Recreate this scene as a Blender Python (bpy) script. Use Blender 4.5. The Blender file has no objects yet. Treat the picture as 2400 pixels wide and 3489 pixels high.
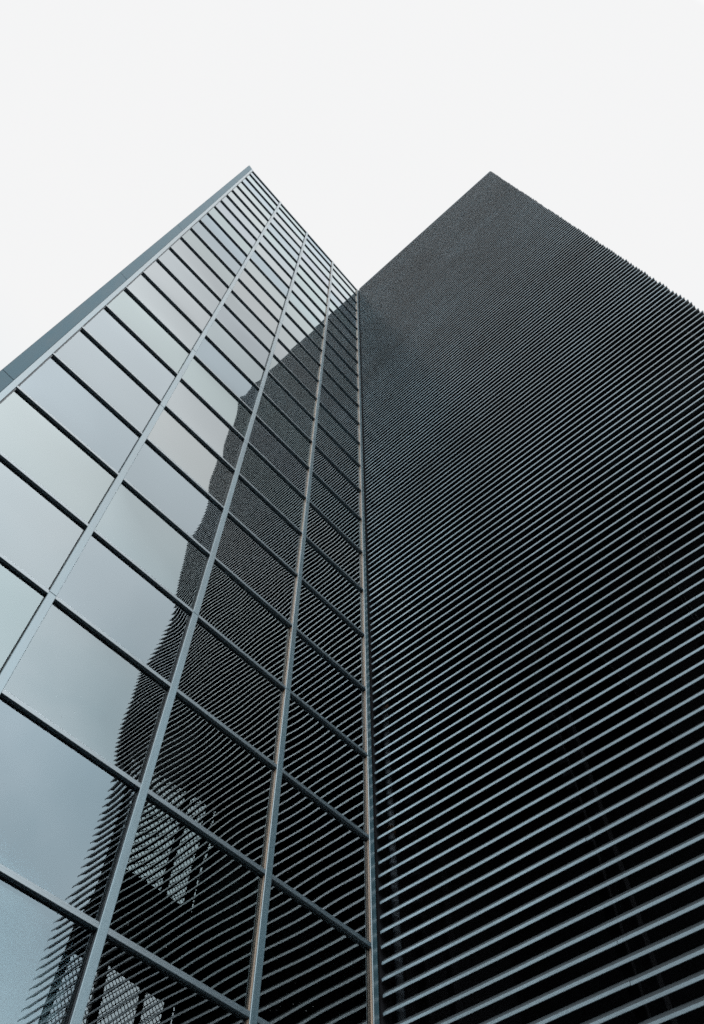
import bpy, bmesh, math, random
from mathutils import Vector, Matrix
random.seed(7)
C = bpy.context.scene.collection
EYE = 1.6                      # eye height above the pavement
R = math.radians

# ------------------------------------------------------------------ materials
def new_mat(name):
    m = bpy.data.materials.new(name); m.use_nodes = True
    nt = m.node_tree; nt.nodes.clear()
    out = nt.nodes.new('ShaderNodeOutputMaterial')
    return m, nt, out

def N(nt, kind, **kw):
    n = nt.nodes.new(kind)
    for k, v in kw.items():
        if k in n.inputs.keys(): n.inputs[k].default_value = v
        else: setattr(n, k, v)
    return n

def painted(name, col, rough=.42, metallic=.35, var=.25, scale=(2, 2, 2), speck=0.0, bump=.0, spec=.5, coat=0.0, patch=0.0):
    """painted / anodised metal with streaky wear and small specks"""
    m, nt, out = new_mat(name)
    L = nt.links.new
    bs = N(nt, 'ShaderNodeBsdfPrincipled', Roughness=rough, Metallic=metallic)
    bs.inputs['Specular IOR Level'].default_value = spec
    bs.inputs['Coat Weight'].default_value = coat; bs.inputs['Coat IOR'].default_value = 1.75; bs.inputs['Coat Roughness'].default_value = .30
    tc = N(nt, 'ShaderNodeTexCoord'); mp = N(nt, 'ShaderNodeMapping'); mp.inputs['Scale'].default_value = scale
    L(tc.outputs['Object'], mp.inputs['Vector'])
    n1 = N(nt, 'ShaderNodeTexNoise', Scale=3.0, Detail=6.0, Roughness=.65); L(mp.outputs[0], n1.inputs['Vector'])
    rp = N(nt, 'ShaderNodeValToRGB')
    a = [c*(1-var) for c in col]; b = [c*(1+var) for c in col]
    rp.color_ramp.elements[0].position = .3; rp.color_ramp.elements[1].position = .7
    rp.color_ramp.elements[0].color = (*a, 1); rp.color_ramp.elements[1].color = (*b, 1)
    L(n1.outputs['Fac'], rp.inputs['Fac'])
    last = rp.outputs['Color']
    if speck > 0:
        n2 = N(nt, 'ShaderNodeTexNoise', Scale=45.0, Detail=2.0); L(tc.outputs['Object'], n2.inputs['Vector'])
        th = N(nt, 'ShaderNodeMapRange'); th.inputs[1].default_value = .68; th.inputs[2].default_value = .73
        L(n2.outputs['Fac'], th.inputs[0])
        mx = N(nt, 'ShaderNodeMix', data_type='RGBA'); mx.inputs['B'].default_value = (col[0]*.35, col[1]*.35, col[2]*.35, 1)
        mu = N(nt, 'ShaderNodeMath', operation='MULTIPLY'); mu.inputs[1].default_value = speck
        L(th.outputs[0], mu.inputs[0]); L(mu.outputs[0], mx.inputs['Factor'])
        L(last, mx.inputs['A']); last = mx.outputs['Result']
    if patch > 0:                                     # broad weathering that drifts over the whole screen
        ge = N(nt, 'ShaderNodeNewGeometry')
        n4 = N(nt, 'ShaderNodeTexNoise', Scale=.28, Detail=4.0, Roughness=.6); L(ge.outputs['Position'], n4.inputs['Vector'])
        r4 = N(nt, 'ShaderNodeValToRGB')
        r4.color_ramp.elements[0].position = .36; r4.color_ramp.elements[0].color = (1-patch*1.1, 1-patch*1.2, 1-patch*1.25, 1)
        r4.color_ramp.elements[1].position = .64; r4.color_ramp.elements[1].color = (1+patch, 1+patch*.92, 1+patch*.9, 1)
        L(n4.outputs['Fac'], r4.inputs['Fac'])
        m4 = N(nt, 'ShaderNodeMix', data_type='RGBA', blend_type='MULTIPLY'); m4.inputs['Factor'].default_value = 1
        L(last, m4.inputs['A']); L(r4.outputs['Color'], m4.inputs['B']); last = m4.outputs['Result']
    L(last, bs.inputs['Base Color'])
    rr = N(nt, 'ShaderNodeMapRange'); rr.inputs[3].default_value = rough-.1; rr.inputs[4].default_value = rough+.12
    L(n1.outputs['Fac'], rr.inputs[0]); L(rr.outputs[0], bs.inputs['Roughness'])
    if bump > 0:
        n3 = N(nt, 'ShaderNodeTexNoise', Scale=120.0, Detail=3.0); L(tc.outputs['Object'], n3.inputs['Vector'])
        bp = N(nt, 'ShaderNodeBump', Strength=bump, Distance=.002); L(n3.outputs['Fac'], bp.inputs['Height'])
        L(bp.outputs[0], bs.inputs['Normal'])
    L(bs.outputs[0], out.inputs['Surface'])
    return m

def glass(name, ior, tints, trans, dust):
    """one face of coated glazing: clear film of reflection over tinted transmission"""
    m, nt, out = new_mat(name)
    L = nt.links.new
    tc = N(nt, 'ShaderNodeTexCoord')
    oi = N(nt, 'ShaderNodeObjectInfo')
    rp = N(nt, 'ShaderNodeValToRGB')
    for i, t in enumerate(tints):
        e = rp.color_ramp.elements[i] if i < 2 else rp.color_ramp.elements.new(i/(len(tints)-1))
        e.position = i/(len(tints)-1); e.color = (*t, 1)
    L(oi.outputs['Random'], rp.inputs['Fac'])
    gl = N(nt, 'ShaderNodeBsdfGlossy', Roughness=0.0); L(rp.outputs[0], gl.inputs['Color'])
    tr = N(nt, 'ShaderNodeBsdfTransparent'); tr.inputs['Color'].default_value = (*trans, 1)
    fz = N(nt, 'ShaderNodeFresnel', IOR=ior)                     # both faces of the sheet: 2F/(1+F)
    f2 = N(nt, 'ShaderNodeMath', operation='MULTIPLY'); f2.inputs[1].default_value = 2; L(fz.outputs[0], f2.inputs[0])
    f1 = N(nt, 'ShaderNodeMath', operation='ADD'); f1.inputs[1].default_value = 1; L(fz.outputs[0], f1.inputs[0])
    dv = N(nt, 'ShaderNodeMath', operation='DIVIDE'); L(f2.outputs[0], dv.inputs[0]); L(f1.outputs[0], dv.inputs[1])
    fr = N(nt, 'ShaderNodeMapRange')                              # solar coating: stronger towards grazing
    for i, v in ((1, .11), (2, .72), (3, .066), (4, 1.0)): fr.inputs[i].default_value = v
    L(dv.outputs[0], fr.inputs[0])
    mx = N(nt, 'ShaderNodeMixShader'); L(fr.outputs[0], mx.inputs[0]); L(tr.outputs[0], mx.inputs[1]); L(gl.outputs[0], mx.inputs[2])
    last = mx.outputs[0]
    if dust:
        vo = N(nt, 'ShaderNodeTexVoronoi', Scale=26.0); L(tc.outputs['Object'], vo.inputs['Vector'])
        big = N(nt, 'ShaderNodeTexNoise', Scale=1.7, Detail=2.0); L(tc.outputs['Object'], big.inputs['Vector'])
        r1 = N(nt, 'ShaderNodeMapRange'); r1.inputs[1].default_value = .05; r1.inputs[2].default_value = .12
        r1.inputs[3].default_value = 1; r1.inputs[4].default_value = 0
        L(vo.outputs['Distance'], r1.inputs[0])
        r2 = N(nt, 'ShaderNodeMapRange'); r2.inputs[1].default_value = .6; r2.inputs[2].default_value = .68
        L(big.outputs['Fac'], r2.inputs[0])
        sp = N(nt, 'ShaderNodeSeparateColor'); L(vo.outputs['Color'], sp.inputs[0])
        r3 = N(nt, 'ShaderNodeMath', operation='GREATER_THAN'); r3.inputs[1].default_value = .62; L(sp.outputs[0], r3.inputs[0])
        m1 = N(nt, 'ShaderNodeMath', operation='MULTIPLY'); L(r1.outputs[0], m1.inputs[0]); L(r2.outputs[0], m1.inputs[1])
        m2 = N(nt, 'ShaderNodeMath', operation='MULTIPLY'); L(m1.outputs[0], m2.inputs[0]); L(r3.outputs[0], m2.inputs[1])
        m3 = N(nt, 'ShaderNodeMath', operation='MULTIPLY'); L(m2.outputs[0], m3.inputs[0]); m3.inputs[1].default_value = .3
        df = N(nt, 'ShaderNodeBsdfDiffuse'); df.inputs['Color'].default_value = (.5, .52, .52, 1)
        mz = N(nt, 'ShaderNodeMixShader'); L(m3.outputs[0], mz.inputs[0]); L(last, mz.inputs[1]); L(df.outputs[0], mz.inputs[2])
        last = mz.outputs[0]
    L(last, out.inputs['Surface'])
    return m

M = {}
M['cap'] = painted('coated_aluminium', (.026, .056, .070), .40, .3, .2, (6, 6, .5), .5, .1, coat=.6, patch=.15)
M['transom'] = painted('coated_aluminium_dark', (.020, .035, .044), .42, .3, .22, (.8, 8, 8), .4, .1, coat=.8)
M['flank'] = painted('cladding_sheet', (.013, .040, .054), .6, .1, .14, (3, 3, .6), .2, spec=.3)
M['cream'] = painted('bare_aluminium', (.22, .155, .115), .5, .2, .15, (9, 9, .7))
M['gasket'] = painted('rubber_gasket', (.015, .015, .017), .6, 0, .2)
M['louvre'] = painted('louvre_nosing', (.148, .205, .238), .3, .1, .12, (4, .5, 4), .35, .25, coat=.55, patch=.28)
M['blade_shade'] = painted('louvre_blade_shade', (.028, .034, .038), .5, .2, .2, (4, .5, 4), .3, .2)  # same paint as the nosing, darkened so the undersides hold painted shade
M['steel'] = painted('support_steel', (.07, .06, .045), .55, .2, .25, (4, 4, .6))
M['mesh'] = painted('wire_mesh', (.05, .048, .045), .5, .4, .2)
M['black'] = painted('black_cladding', (.006, .006, .007), .85, 0, .3, spec=.06)
M['pipe'] = painted('pipe_paint', (.05, .062, .075), .45, .1, .25, (5, 5, .7))
M['rust'] = painted('rusty_band', (.13, .07, .04), .75, .1, .5, (9, 9, 9))
M['room'] = painted('dark_interior', (.016, .016, .017), .8, 0, .2, spec=.1)
M['roof'] = painted('roof_felt', (.06, .06, .06), .9, 0, .3)
M['glass'] = glass('coated_glass', 1.60, [(.82, .96, 1), (.91, .97, 1), (.76, .89, .97), (.93, .985, 1), (.84, .975, .99), (.86, .93, 1)], (.28, .34, .35), True)
M['glass_in'] = glass('inner_glass', 2.0, [(.98, .98, 1), (1, .98, .98)], (.55, .60, .61), False)

def asphalt():
    m, nt, out = new_mat('asphalt'); L = nt.links.new
    bs = N(nt, 'ShaderNodeBsdfPrincipled', Roughness=.9)
    tc = N(nt, 'ShaderNodeTexCoord')
    n1 = N(nt, 'ShaderNodeTexNoise', Scale=.4, Detail=8.0); L(tc.outputs['Object'], n1.inputs['Vector'])
    n2 = N(nt, 'ShaderNodeTexNoise', Scale=60.0, Detail=4.0); L(tc.outputs['Object'], n2.inputs['Vector'])
    mm = N(nt, 'ShaderNodeMath', operation='ADD'); L(n1.outputs['Fac'], mm.inputs[0]); L(n2.outputs['Fac'], mm.inputs[1])
    rp = N(nt, 'ShaderNodeValToRGB'); rp.color_ramp.elements[0].color = (.028, .029, .031, 1); rp.color_ramp.elements[1].color = (.07, .07, .072, 1)
    hf = N(nt, 'ShaderNodeMath', operation='MULTIPLY'); hf.inputs[1].default_value = .5; L(mm.outputs[0], hf.inputs[0])
    L(hf.outputs[0], rp.inputs['Fac']); L(rp.outputs[0], bs.inputs['Base Color'])
    bp = N(nt, 'ShaderNodeBump', Strength=.4, Distance=.01); L(n2.outputs['Fac'], bp.inputs['Height']); L(bp.outputs[0], bs.inputs['Normal'])
    L(bs.outputs[0], out.inputs['Surface'])
    return m
M['asphalt'] = asphalt()

# ------------------------------------------------------------------ helpers
def box(bm, x0, x1, y0, y1, z0, z1, bev=0.0):
    r = bmesh.ops.create_cube(bm, size=1.0)
    vs = r['verts']
    bmesh.ops.scale(bm, vec=(x1-x0, y1-y0, z1-z0), verts=vs)
    bmesh.ops.translate(bm, vec=((x0+x1)/2, (y0+y1)/2, (z0+z1)/2), verts=vs)
    if bev > 0:
        es = list({e for v in vs for e in v.link_edges})
        bmesh.ops.bevel(bm, geom=es, offset=bev, segments=1, affect='EDGES')

def obj(name, bm, mat, parent=None, smooth=False):
    me = bpy.data.meshes.new(name); bm.to_mesh(me); bm.free()
    me.materials.append(mat)
    if smooth:
        for p in me.polygons: p.use_smooth = True
    o = bpy.data.objects.new(name, me); C.objects.link(o)
    if parent is not None: o.parent = parent
    return o

def thing(name, label, cat):
    o = bpy.data.objects.new(name, None); C.objects.link(o)
    o['label'] = label; o['category'] = cat
    return o

def child_at(name, bm, mat, parent, loc, smooth=False):
    o = obj(name, bm, mat, parent, smooth); o.location = loc
    return o

# ------------------------------------------------------------------ ground
bm = bmesh.new(); bmesh.ops.create_grid(bm, x_segments=8, y_segments=8, size=600)
g = obj('ground', bm, M['asphalt']); g['kind'] = 'structure'

# ------------------------------------------------------------------ glass building
GY = .043                       # outer glass face; the mullion fronts lie on y = 0
GAP = .022
MW = .080
MX = [-4.515, -3.02, -1.525, -.045]            # left edges of the four mullions
EDGE_IN = -5.985                                # inner edge of the corner cap
TOP = 32.22 + EYE
rows = []
z = -1.45
zs = {-2: 4.62, -1: 5.875, 0: 7.10, 1: 8.32, 2: 9.53}
for k in range(-6, 21):
    if k < -2: rows.append(4.62 + (k+2)*1.245 + EYE)
    elif k in zs: rows.append(zs[k] + EYE)
    else: rows.append(9.53 + (k-2)*1.2045 + EYE)
rows = [r for r in rows if r > .3]
TH = .052                       # height of a transom front

tower = thing('glass_building', 'tall glass office block with grey metal grid, mirroring the sky', 'building')

def mullion(x0, seams, top, plate, w=MW):
    bm = bmesh.new()
    cuts = [0.0] + [s+EYE for s in seams] + [top]
    for a, b in zip(cuts[:-1], cuts[1:]):
        box(bm, x0, x0+w, .0, .012, a+(.006 if a > 0 else 0), b-(.006 if b < top else 0), .0035)
    box(bm, x0+.004, x0+w-.004, .004, .0122, 0, top-.01)       # the bar seen in the joints
    m = obj('mullion', bm, M['cap'], tower)
    bm = bmesh.new(); box(bm, x0+.010, x0+w-.010, .012, .016, 0, top-.01)
    obj('gasket', bm, M['gasket'], m)
    bm = bmesh.new(); box(bm, x0+.004, x0+w-.004, .016, GY-.003, 0, top-.01)
    obj('pressure_plate', bm, plate, m)
    bm = bmesh.new(); box(bm, x0+.013, x0+w-.013, GY-.003, .20, 0, top-.012)
    obj('inner_frame', bm, M['gasket'], m)
    return m
SE = [5.90, 10.62, 13.27, 17.92, 20.42, 25.11, 27.6]
for i, x in enumerate(MX):
    mullion(x, [s + (-.0, 1.205, 1.205, 1.205)[i]*(1 if i else 0) for s in SE], TOP + .02, M['cream' if i > 1 else 'gasket'])

# transoms: one bar per row, notched behind the mullion caps
XR = MX[-1]+.006
for r in rows:
    bm = bmesh.new()
    xs = [EDGE_IN] + MX
    for a, b in zip(xs[:-1], xs[1:]):
        x0 = a + (MW if a != EDGE_IN else 0) - .006; x1 = b + .006
        box(bm, x0, x1, .006, GY+.012, r, r+TH*.62, .003)
        box(bm, x0, x1, .011, GY+.012, r+TH*.62-.001, r+TH, .002)
    obj('transom', bm, M['transom'], tower)
bm = bmesh.new()
xs = [EDGE_IN] + MX + [.20]
for a, b in zip(xs[:-1], xs[1:]):
    x0 = a + (MW if a != EDGE_IN else 0) - .006; x1 = b + (.006 if b < .1 else 0)
    box(bm, x0, x1, .006, .25, TOP-.10, TOP, .004)
obj('coping', bm, M['transom'], tower)

def pane(w, h, y, nx, nz, amp, tilt, seed):
    """sheet of glass with the slight pillow and sag a sealed unit has"""
    rnd = random.Random(seed)
    bm = bmesh.new(); V = []
    p1, p2, p3 = rnd.uniform(0, 6.28), rnd.uniform(0, 6.28), rnd.uniform(-1, 1)
    for j in range(nz+1):
        for i in range(nx+1):
            u = 2*i/nx-1; v = 2*j/nz-1
            pil = (1-abs(u)**3.2)*(1-abs(v)**3.0)
            yy = amp*pil*(1+.35*math.sin(2.4*u+p1)+.3*math.sin(2.1*v+p2)+.10*math.sin(5.2*u+p2)*p3) + tilt[0]*u*w/2 + tilt[1]*v*h/2
            V.append(bm.verts.new((u*w/2, yy, v*h/2)))
    for j in range(nz):
        for i in range(nx):
            a = j*(nx+1)+i
            bm.faces.new((V[a], V[a+1], V[a+nx+2], V[a+nx+1]))
    return bm

bays = []
xs = [EDGE_IN] + MX
for a, b in zip(xs[:-1], xs[1:]):
    bays.append((a + (MW if a != EDGE_IN else 0) - .004, b + .004))
lev = rows + [TOP-.10]
seed = 0
lower = bmesh.new()
for k in range(len(lev)-1):
    z0, z1 = lev[k]+.01, lev[k+1]+.01
    for bi, (x0, x1) in enumerate(bays):
        seed += 1
        rnd = random.Random(900+seed)
        w, h = x1-x0, z1-z0
        amp = rnd.choice((1, 1, 1, -1))*rnd.uniform(.0014, .0036)
        tl = (rnd.gauss(0, .0016), rnd.gauss(0, .0018))
        loc = ((x0+x1)/2, GY, (z0+z1)/2)
        if lev[k] < 3.2:                                        # the rows below the picture
            t = pane(w, h, 0, 8, 6, amp, tl, seed); bmesh.ops.translate(t, vec=loc, verts=t.verts)
            me = bpy.data.meshes.new('tmp'); t.to_mesh(me); t.free(); lower.from_mesh(me); bpy.data.meshes.remove(me)
            continue
        o = child_at('window', pane(w, h, 0, 26, 20, amp, tl, seed), M['glass'], tower, loc, True)
        tl2 = (tl[0]+rnd.gauss(0, .0004), tl[1]+rnd.gauss(0, .0004))
        child_at('inner_pane', pane(w, h, 0, 20, 14, -amp*.8, tl2, seed+5000), M['glass_in'], o, (0, GAP, 0), True)
lo = obj('window', lower, M['glass'], tower, True); lo['kind'] = 'stuff'
# slip of glazing between the last mullion and the louvres at the very top
bm = bmesh.new(); box(bm, MX[-1]+MW-.004, .2, GY, GY+.01, TOP-1.0, TOP-.105)
obj('corner_pane', bm, M['glass'], tower)

# corner cap on the free edge: wide sheet, fold, narrow return
bm = bmesh.new()
cuts = [0, 3.6+EYE, 8.38+EYE, 13.42+EYE, 18.36+EYE, 23.0+EYE, 27.74+EYE, TOP+.05]
for a, b in zip(cuts[:-1], cuts[1:]):
    a += .006; b -= .006
    pts = [(-6.225, .03), (-6.215, -.010), (-6.06, .0), (-6.06, .06)]
    vs = [[bm.verts.new((x, y, zz)) for x, y in pts] for zz in (a, b)]
    for i in range(4):
        j = (i+1) % 4
        bm.faces.new((vs[0][i], vs[0][j], vs[1][j], vs[1][i]))
    bm.faces.new(vs[0][::-1]); bm.faces.new(vs[1])
box(bm, -6.20, -6.07, .012, .058, 0, TOP+.03)
cap = obj('corner_cap', bm, M['flank'], tower)
bm = bmesh.new(); box(bm, -6.058, EDGE_IN-.004, .003, .10, 0, TOP+.04, .003)
obj('corner_return', bm, M['cap'], cap)
bm = bmesh.new(); box(bm, EDGE_IN-.004, EDGE_IN+.012, .020, .10, 0, TOP-.01)
obj('gasket', bm, M['gasket'], cap)

# the body behind the glass: floors, rear rooms, flank wall, roof
bm = bmesh.new()
box(bm, -6.18, .05, .26, 12, TOP-.6, TOP-.25)
obj('roof', bm, M['roof'], tower)
bm = bmesh.new(); box(bm, -6.2, -6.08, .101, 12, 0, TOP-.01)
obj('flank_wall', bm, M['flank'], tower)
bm = bmesh.new(); box(bm, -6.07, .05, 3.0, 3.2, 0, TOP-.61)
obj('rear_partition', bm, M['room'], tower)
bm = bmesh.new(); box(bm, -6.07, .05, 11.8, 12, 0, TOP-.61)
obj('rear_wall', bm, M['flank'], tower)
for n, r in enumerate(rows):
    if n % 3 == 1:
        bm = bmesh.new(); box(bm, -6.07, .03, .21, 2.99, r-.28, r+.05)
        obj('floor_slab', bm, M['room'], tower)
bm = bmesh.new(); box(bm, .05, .075, .045, 11.9, 0, TOP-.61)
obj('party_wall', bm, M['black'], tower)

# ------------------------------------------------------------------ louvred building
XB = .077                       # plane of the louvre noses
LY0, LY1 = -.012, -6.745        # ends of the louvres
PITCH = .1585
ZTOP = 32.62 + EYE
dark = thing('louvred_building', 'black office block wrapped in close horizontal metal louvres, right of the glass facade', 'building')

def louvre_bm(bm, zb, rnd):
    c = .0025
    prof = [(c, 0), (0, c), (0, .031-c), (c, .031), (.020, .054), (.050, .083), (.115, .117), (.115, .100), (.055, .061), (.024, .030)]
    segs = 14
    ys = [LY0 + (LY1-LY0)*i/segs for i in range(segs+1)]
    rings = []
    j0, j1 = rnd.uniform(-.004, .004), rnd.uniform(-.004, .004)
    ph, am = rnd.uniform(0, 6.28), rnd.uniform(.0004, .0016)
    e0, e1 = rnd.uniform(-.006, .006), rnd.uniform(-.012, .012)
    for i, y in enumerate(ys):
        t = i/segs
        dz = j0*(1-t)+j1*t + am*math.sin(ph+9*t) - .004*abs(math.sin(math.pi*3.15*t))
        dx = am*math.sin(ph*1.7+7*t)
        yy = y + (e0 if i == 0 else e1 if i == segs else 0)
        rings.append([bm.verts.new((XB+px+dx, yy, zb+pz+dz)) for px, pz in prof])
    n = len(prof)
    jt = rnd.choice((None, None, None, -2.36, -4.15, -4.15))       # butt joint over a support post
    runs = [rings]
    if jt is not None:
        k = min(range(1, segs), key=lambda q: abs(ys[q]-jt))
        dzj, dxj = rnd.uniform(-.003, .003), rnd.uniform(-.002, .002)
        dup = [bm.verts.new((v.co.x+dxj, v.co.y-.004, v.co.z+dzj)) for v in rings[k]]
        runs = [rings[:k+1], [dup]+rings[k+1:]]
    for run in runs:
        for a, b in zip(run[:-1], run[1:]):
            for i in range(n):
                j = (i+1) % n
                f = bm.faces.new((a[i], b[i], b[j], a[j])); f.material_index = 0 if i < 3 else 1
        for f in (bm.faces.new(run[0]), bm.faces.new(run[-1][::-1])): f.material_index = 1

far = bmesh.new()
nl = int((ZTOP-.25-.25)/PITCH)
first_seen = 2.35 + EYE
cnt = 0
for i in range(nl+1):
    zb = ZTOP-.23-(nl-i)*PITCH
    rnd = random.Random(300+i)
    if zb >= first_seen and cnt < 100:
        bm = bmesh.new(); louvre_bm(bm, 0, rnd)
        child_at('louvre', bm, M['louvre'], dark, (0, 0, zb)).data.materials.append(M['blade_shade']); cnt += 1
    else:
        louvre_bm(far, zb, rnd)
lf = obj('louvre', far, M['louvre'], dark); lf['kind'] = 'stuff'; lf.data.materials.append(M['blade_shade'])

# support posts behind the louvres
for y in (-.36, -2.36, -4.15):
    bm = bmesh.new(); box(bm, .245, .30, y-.05, y+.05, 0, ZTOP-.3, .004)
    obj('support_post', bm, M['black'], dark)
    bm = bmesh.new(); box(bm, .70, .82, y-.04, y+.04, 0, ZTOP-.3, .004)
    obj('support_post', bm, M['black'], dark)
bm = bmesh.new(); box(bm, .25, .31, -6.40, -6.20, 0, ZTOP-.3, .004)
obj('support_post', bm, M['steel'], dark)
bm = bmesh.new(); box(bm, .70, .86, -6.36, -6.28, 0, ZTOP-.3, .004)
obj('support_post', bm, M['steel'], dark)
bm = bmesh.new(); box(bm, 1.66, 1.73, -6.36, -6.28, 0, ZTOP-.3, .004)
obj('support_post', bm, M['black'], dark)

bm = bmesh.new(); box(bm, .252, .262, -6.735, -6.41, 11+EYE, ZTOP-.2)
obj('end_light_block', bm, M['black'], dark)  # added dark strip that keeps open sky light off the louvre ends
# facade wall behind the cavity, end wall with its two open bays, roof
bm = bmesh.new(); box(bm, 2.6, 2.8, -6.36, 11.9, 0, ZTOP-.2); obj('facade_wall', bm, M['black'], dark)
bm = bmesh.new()
ye0, ye1 = -6.345, -6.27
box(bm, 2.48, 2.60, ye0, ye1, 0, ZTOP-.2)
box(bm, .315, 2.48, ye0, ye1, 0, .3)
for z0, z1 in ((7.42, 9.15), (11.4, ZTOP-1.6)):
    box(bm, .315, .70, ye0, ye1, z0+EYE, z1+(EYE if z1 < 20 else 0))
    box(bm, .86, 1.66, ye0, ye1, z0+EYE, z1+(EYE if z1 < 20 else 0))
    box(bm, 1.73, 2.48, ye0, ye1, z0+EYE, z1+(EYE if z1 < 20 else 0))
obj('end_wall', bm, M['black'], dark)
bm = bmesh.new(); box(bm, .26, 14, -6.36, 11.9, ZTOP-.14, ZTOP-.02); obj('roof', bm, M['roof'], dark)
bm = bmesh.new(); box(bm, XB+.01, .255, LY1+.01, LY0, ZTOP-.035, ZTOP); obj('parapet_capping', bm, M['louvre'], dark)
bm = bmesh.new(); box(bm, 2.81, 14, -6.36, -6.26, 0, ZTOP-.15); obj('side_wall', bm, M['black'], dark)
bm = bmesh.new(); box(bm, 13.9, 14, -6.25, 11.9, 0, ZTOP-.15); obj('rear_wall', bm, M['black'], dark)
bm = bmesh.new(); box(bm, .08, 2.59, .012, .040, 0, ZTOP-.2); obj('cavity_wall', bm, M['black'], dark)
# catwalk floors across the cavity
for zc in (7.42, 11.4, 15.4, 19.4, 23.4, 27.4):
    bm = bmesh.new(); box(bm, .34, 2.59, -3.0, .0, zc+EYE-.06, zc+EYE); obj('catwalk', bm, M['black'], dark)

def lattice(x0, x1, z0, z1, y, pitch, wd, th):
    """diamond wire mesh clipped to a rectangle"""
    bm = bmesh.new()
    w, h = x1-x0, z1-z0
    for s in (1, -1):
        c = -h if s == 1 else 0.0
        end = w if s == 1 else w+h
        off = .0 if s == 1 else th
        while c < end:
            # line x = c + s*t, z = t
            if s == 1: t0, t1 = max(0, -c), min(h, w-c)
            else: t0, t1 = max(0, c-w), min(h, c)
            if t1-t0 > .02:
                a = Vector((x0+c+s*t0, y+off, z0+t0)); b = Vector((x0+c+s*t1, y+off, z0+t1))
                d = (b-a).normalized(); n = Vector((-d.z, 0, d.x))*wd/2; k = Vector((0, th/2, 0))
                vs = [bm.verts.new(p+q) for p in (a, b) for q in (n+k, n-k, -n-k, -n+k)]
                for i in range(4):
                    j = (i+1) % 4
                    bm.faces.new((vs[i], vs[j], vs[4+j], vs[4+i]))
            c += pitch
    return bm
for z0, z1 in ((.31, 7.42), (9.15, 11.4)):
    za, zb2 = z0+(EYE if z0 > 1 else 0), z1+EYE
    for x0, x1 in ((.315, .70), (.86, 1.66), (1.73, 2.48)):
        obj('mesh_screen', lattice(x0, x1, za, zb2, -6.31, .115, .015, .006), M['mesh'], dark)

# downpipe in the corner
bm = bmesh.new()
bmesh.ops.create_cone(bm, cap_ends=True, segments=20, radius1=.042, radius2=.042, depth=ZTOP-1)
bmesh.ops.translate(bm, vec=(.30, -.045, (ZTOP-1)/2), verts=bm.verts)
pipe = obj('downpipe', bm, M['pipe'], dark, True)
for zc in (3.9, 6.15, 8.2, 9.25, 12.5, 16, 20, 24, 28):
    bm = bmesh.new()
    bmesh.ops.create_cone(bm, cap_ends=True, segments=20, radius1=.050, radius2=.050, depth=.09)
    bmesh.ops.translate(bm, vec=(.30, -.045, zc+EYE), verts=bm.verts)
    obj('pipe_clamp', bm, M['rust'], pipe, True)

# ------------------------------------------------------------------ sky and sun
SUN_EL, SUN_AZ = R(45), R(225)
w = bpy.data.worlds.new('World'); bpy.context.scene.world = w; w.use_nodes = True
nt = w.node_tree; nt.nodes.clear(); L = nt.links.new
out = nt.nodes.new('ShaderNodeOutputWorld')
sky = N(nt, 'ShaderNodeTexSky'); sky.sky_type = 'NISHITA'; sky.sun_disc = False
sky.sun_elevation = SUN_EL; sky.sun_rotation = SUN_AZ
b1 = N(nt, 'ShaderNodeBackground', Strength=.06); L(sky.outputs[0], b1.inputs['Color'])
tc = N(nt, 'ShaderNodeTexCoord')
sx = N(nt, 'ShaderNodeSeparateXYZ'); L(tc.outputs['Generated'], sx.inputs[0])
up = N(nt, 'ShaderNodeMapRange', interpolation_type='SMOOTHSTEP'); up.inputs[1].default_value = -.1; up.inputs[2].default_value = .80
up.inputs[3].default_value = .55; up.inputs[4].default_value = .955
L(sx.outputs['Z'], up.inputs[0])
nz = N(nt, 'ShaderNodeTexNoise', Scale=2.6, Detail=5.0, Roughness=.55); L(tc.outputs['Generated'], nz.inputs['Vector'])
cl = N(nt, 'ShaderNodeMapRange'); cl.inputs[1].default_value = .3; cl.inputs[2].default_value = .7
cl.inputs[3].default_value = -.16; cl.inputs[4].default_value = .10; L(nz.outputs['Fac'], cl.inputs[0])
lowf = N(nt, 'ShaderNodeMapRange'); lowf.inputs[1].default_value = .70; lowf.inputs[2].default_value = .90
lowf.inputs[3].default_value = 1.0; lowf.inputs[4].default_value = .02; L(sx.outputs['Z'], lowf.inputs[0])
mu = N(nt, 'ShaderNodeMath', operation='MULTIPLY'); L(cl.outputs[0], mu.inputs[0]); L(lowf.outputs[0], mu.inputs[1])
ad = N(nt, 'ShaderNodeMath', operation='ADD'); ad.inputs[1].default_value = 1.0; L(mu.outputs[0], ad.inputs[0])
br = N(nt, 'ShaderNodeMath', operation='MULTIPLY'); L(up.outputs[0], br.inputs[0]); L(ad.outputs[0], br.inputs[1])
hue = N(nt, 'ShaderNodeValToRGB')
hue.color_ramp.elements[0].position = .35; hue.color_ramp.elements[0].color = (.80, .94, 1, 1)
hue.color_ramp.elements[1].position = .62; hue.color_ramp.elements[1].color = (.90, .965, 1, 1)
L(nz.outputs['Fac'], hue.inputs['Fac'])
hm = N(nt, 'ShaderNodeMix', data_type='RGBA'); hm.inputs['A'].default_value = (1, 1, .998, 1)
L(lowf.outputs[0], hm.inputs['Factor']); L(hue.outputs[0], hm.inputs['B'])
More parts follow.
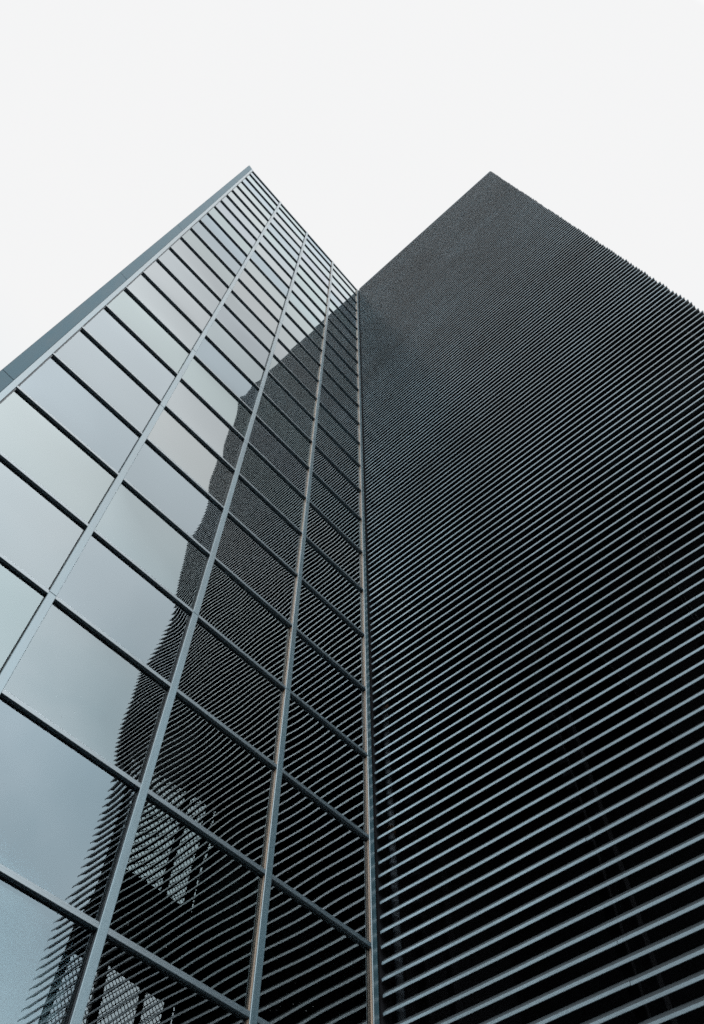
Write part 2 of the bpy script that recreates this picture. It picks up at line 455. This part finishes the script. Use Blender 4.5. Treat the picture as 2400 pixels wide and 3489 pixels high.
# added sky glow low past the louvred block's end, lifts the glass reflections
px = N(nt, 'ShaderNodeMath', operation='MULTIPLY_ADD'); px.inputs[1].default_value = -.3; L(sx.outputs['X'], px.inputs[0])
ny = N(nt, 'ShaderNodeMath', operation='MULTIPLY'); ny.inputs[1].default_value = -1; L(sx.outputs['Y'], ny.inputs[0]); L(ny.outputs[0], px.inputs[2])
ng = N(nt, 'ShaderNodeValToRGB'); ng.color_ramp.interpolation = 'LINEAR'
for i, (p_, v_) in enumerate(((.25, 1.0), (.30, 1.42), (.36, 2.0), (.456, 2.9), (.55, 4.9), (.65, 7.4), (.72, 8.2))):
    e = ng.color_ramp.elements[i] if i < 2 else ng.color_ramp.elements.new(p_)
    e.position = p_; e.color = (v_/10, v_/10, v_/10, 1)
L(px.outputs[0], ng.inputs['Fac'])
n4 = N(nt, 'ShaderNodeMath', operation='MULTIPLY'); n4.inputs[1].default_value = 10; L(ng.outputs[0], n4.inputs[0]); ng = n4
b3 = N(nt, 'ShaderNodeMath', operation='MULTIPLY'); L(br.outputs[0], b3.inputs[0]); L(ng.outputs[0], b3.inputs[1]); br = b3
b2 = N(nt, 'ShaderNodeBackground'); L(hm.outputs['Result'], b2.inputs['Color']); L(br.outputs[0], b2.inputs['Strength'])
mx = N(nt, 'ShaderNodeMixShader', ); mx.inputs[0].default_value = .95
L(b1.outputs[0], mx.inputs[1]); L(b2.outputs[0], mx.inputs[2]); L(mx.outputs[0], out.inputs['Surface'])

sd = bpy.data.lights.new('sun', 'SUN'); sd.energy = .5; sd.angle = R(25); sd.color = (1, .965, .92)
so = bpy.data.objects.new('sun', sd); C.objects.link(so)
d = Vector((math.sin(SUN_AZ)*math.cos(SUN_EL), math.cos(SUN_AZ)*math.cos(SUN_EL), math.sin(SUN_EL)))
so.rotation_euler = d.to_track_quat('Z', 'Y').to_euler()

# ------------------------------------------------------------------ camera
pitch, yaw, roll = R(61.0132), R(48.3115), 0.0
fw = Vector((math.sin(yaw)*math.cos(pitch), math.cos(yaw)*math.cos(pitch), math.sin(pitch)))
rt = Vector((math.cos(yaw), -math.sin(yaw), 0)); u = rt.cross(fw)
r2 = rt*math.cos(roll)+u*math.sin(roll); u2 = -rt*math.sin(roll)+u*math.cos(roll)
cd = bpy.data.cameras.new('camera'); co = bpy.data.objects.new('camera', cd); C.objects.link(co)
co.matrix_world = Matrix(((r2.x, u2.x, -fw.x, -5.73169), (r2.y, u2.y, -fw.y, -4.79989), (r2.z, u2.z, -fw.z, EYE), (0, 0, 0, 1)))
cd.sensor_fit = 'VERTICAL'; cd.sensor_height = 36; cd.lens = 36*2655.46/3489
cd.clip_start = .05; cd.clip_end = 3000
sc = bpy.context.scene
sc.camera = co
sc.view_settings.view_transform = 'Standard'; sc.view_settings.look = 'None'
sc.view_settings.exposure = 0; sc.view_settings.gamma = 1
sc.cycles.max_bounces = 10; sc.cycles.glossy_bounces = 6; sc.cycles.transparent_max_bounces = 12
sc.cycles.filter_width = 1.6; sc.cycles.use_denoising = False; sc.cycles.use_adaptive_sampling = False
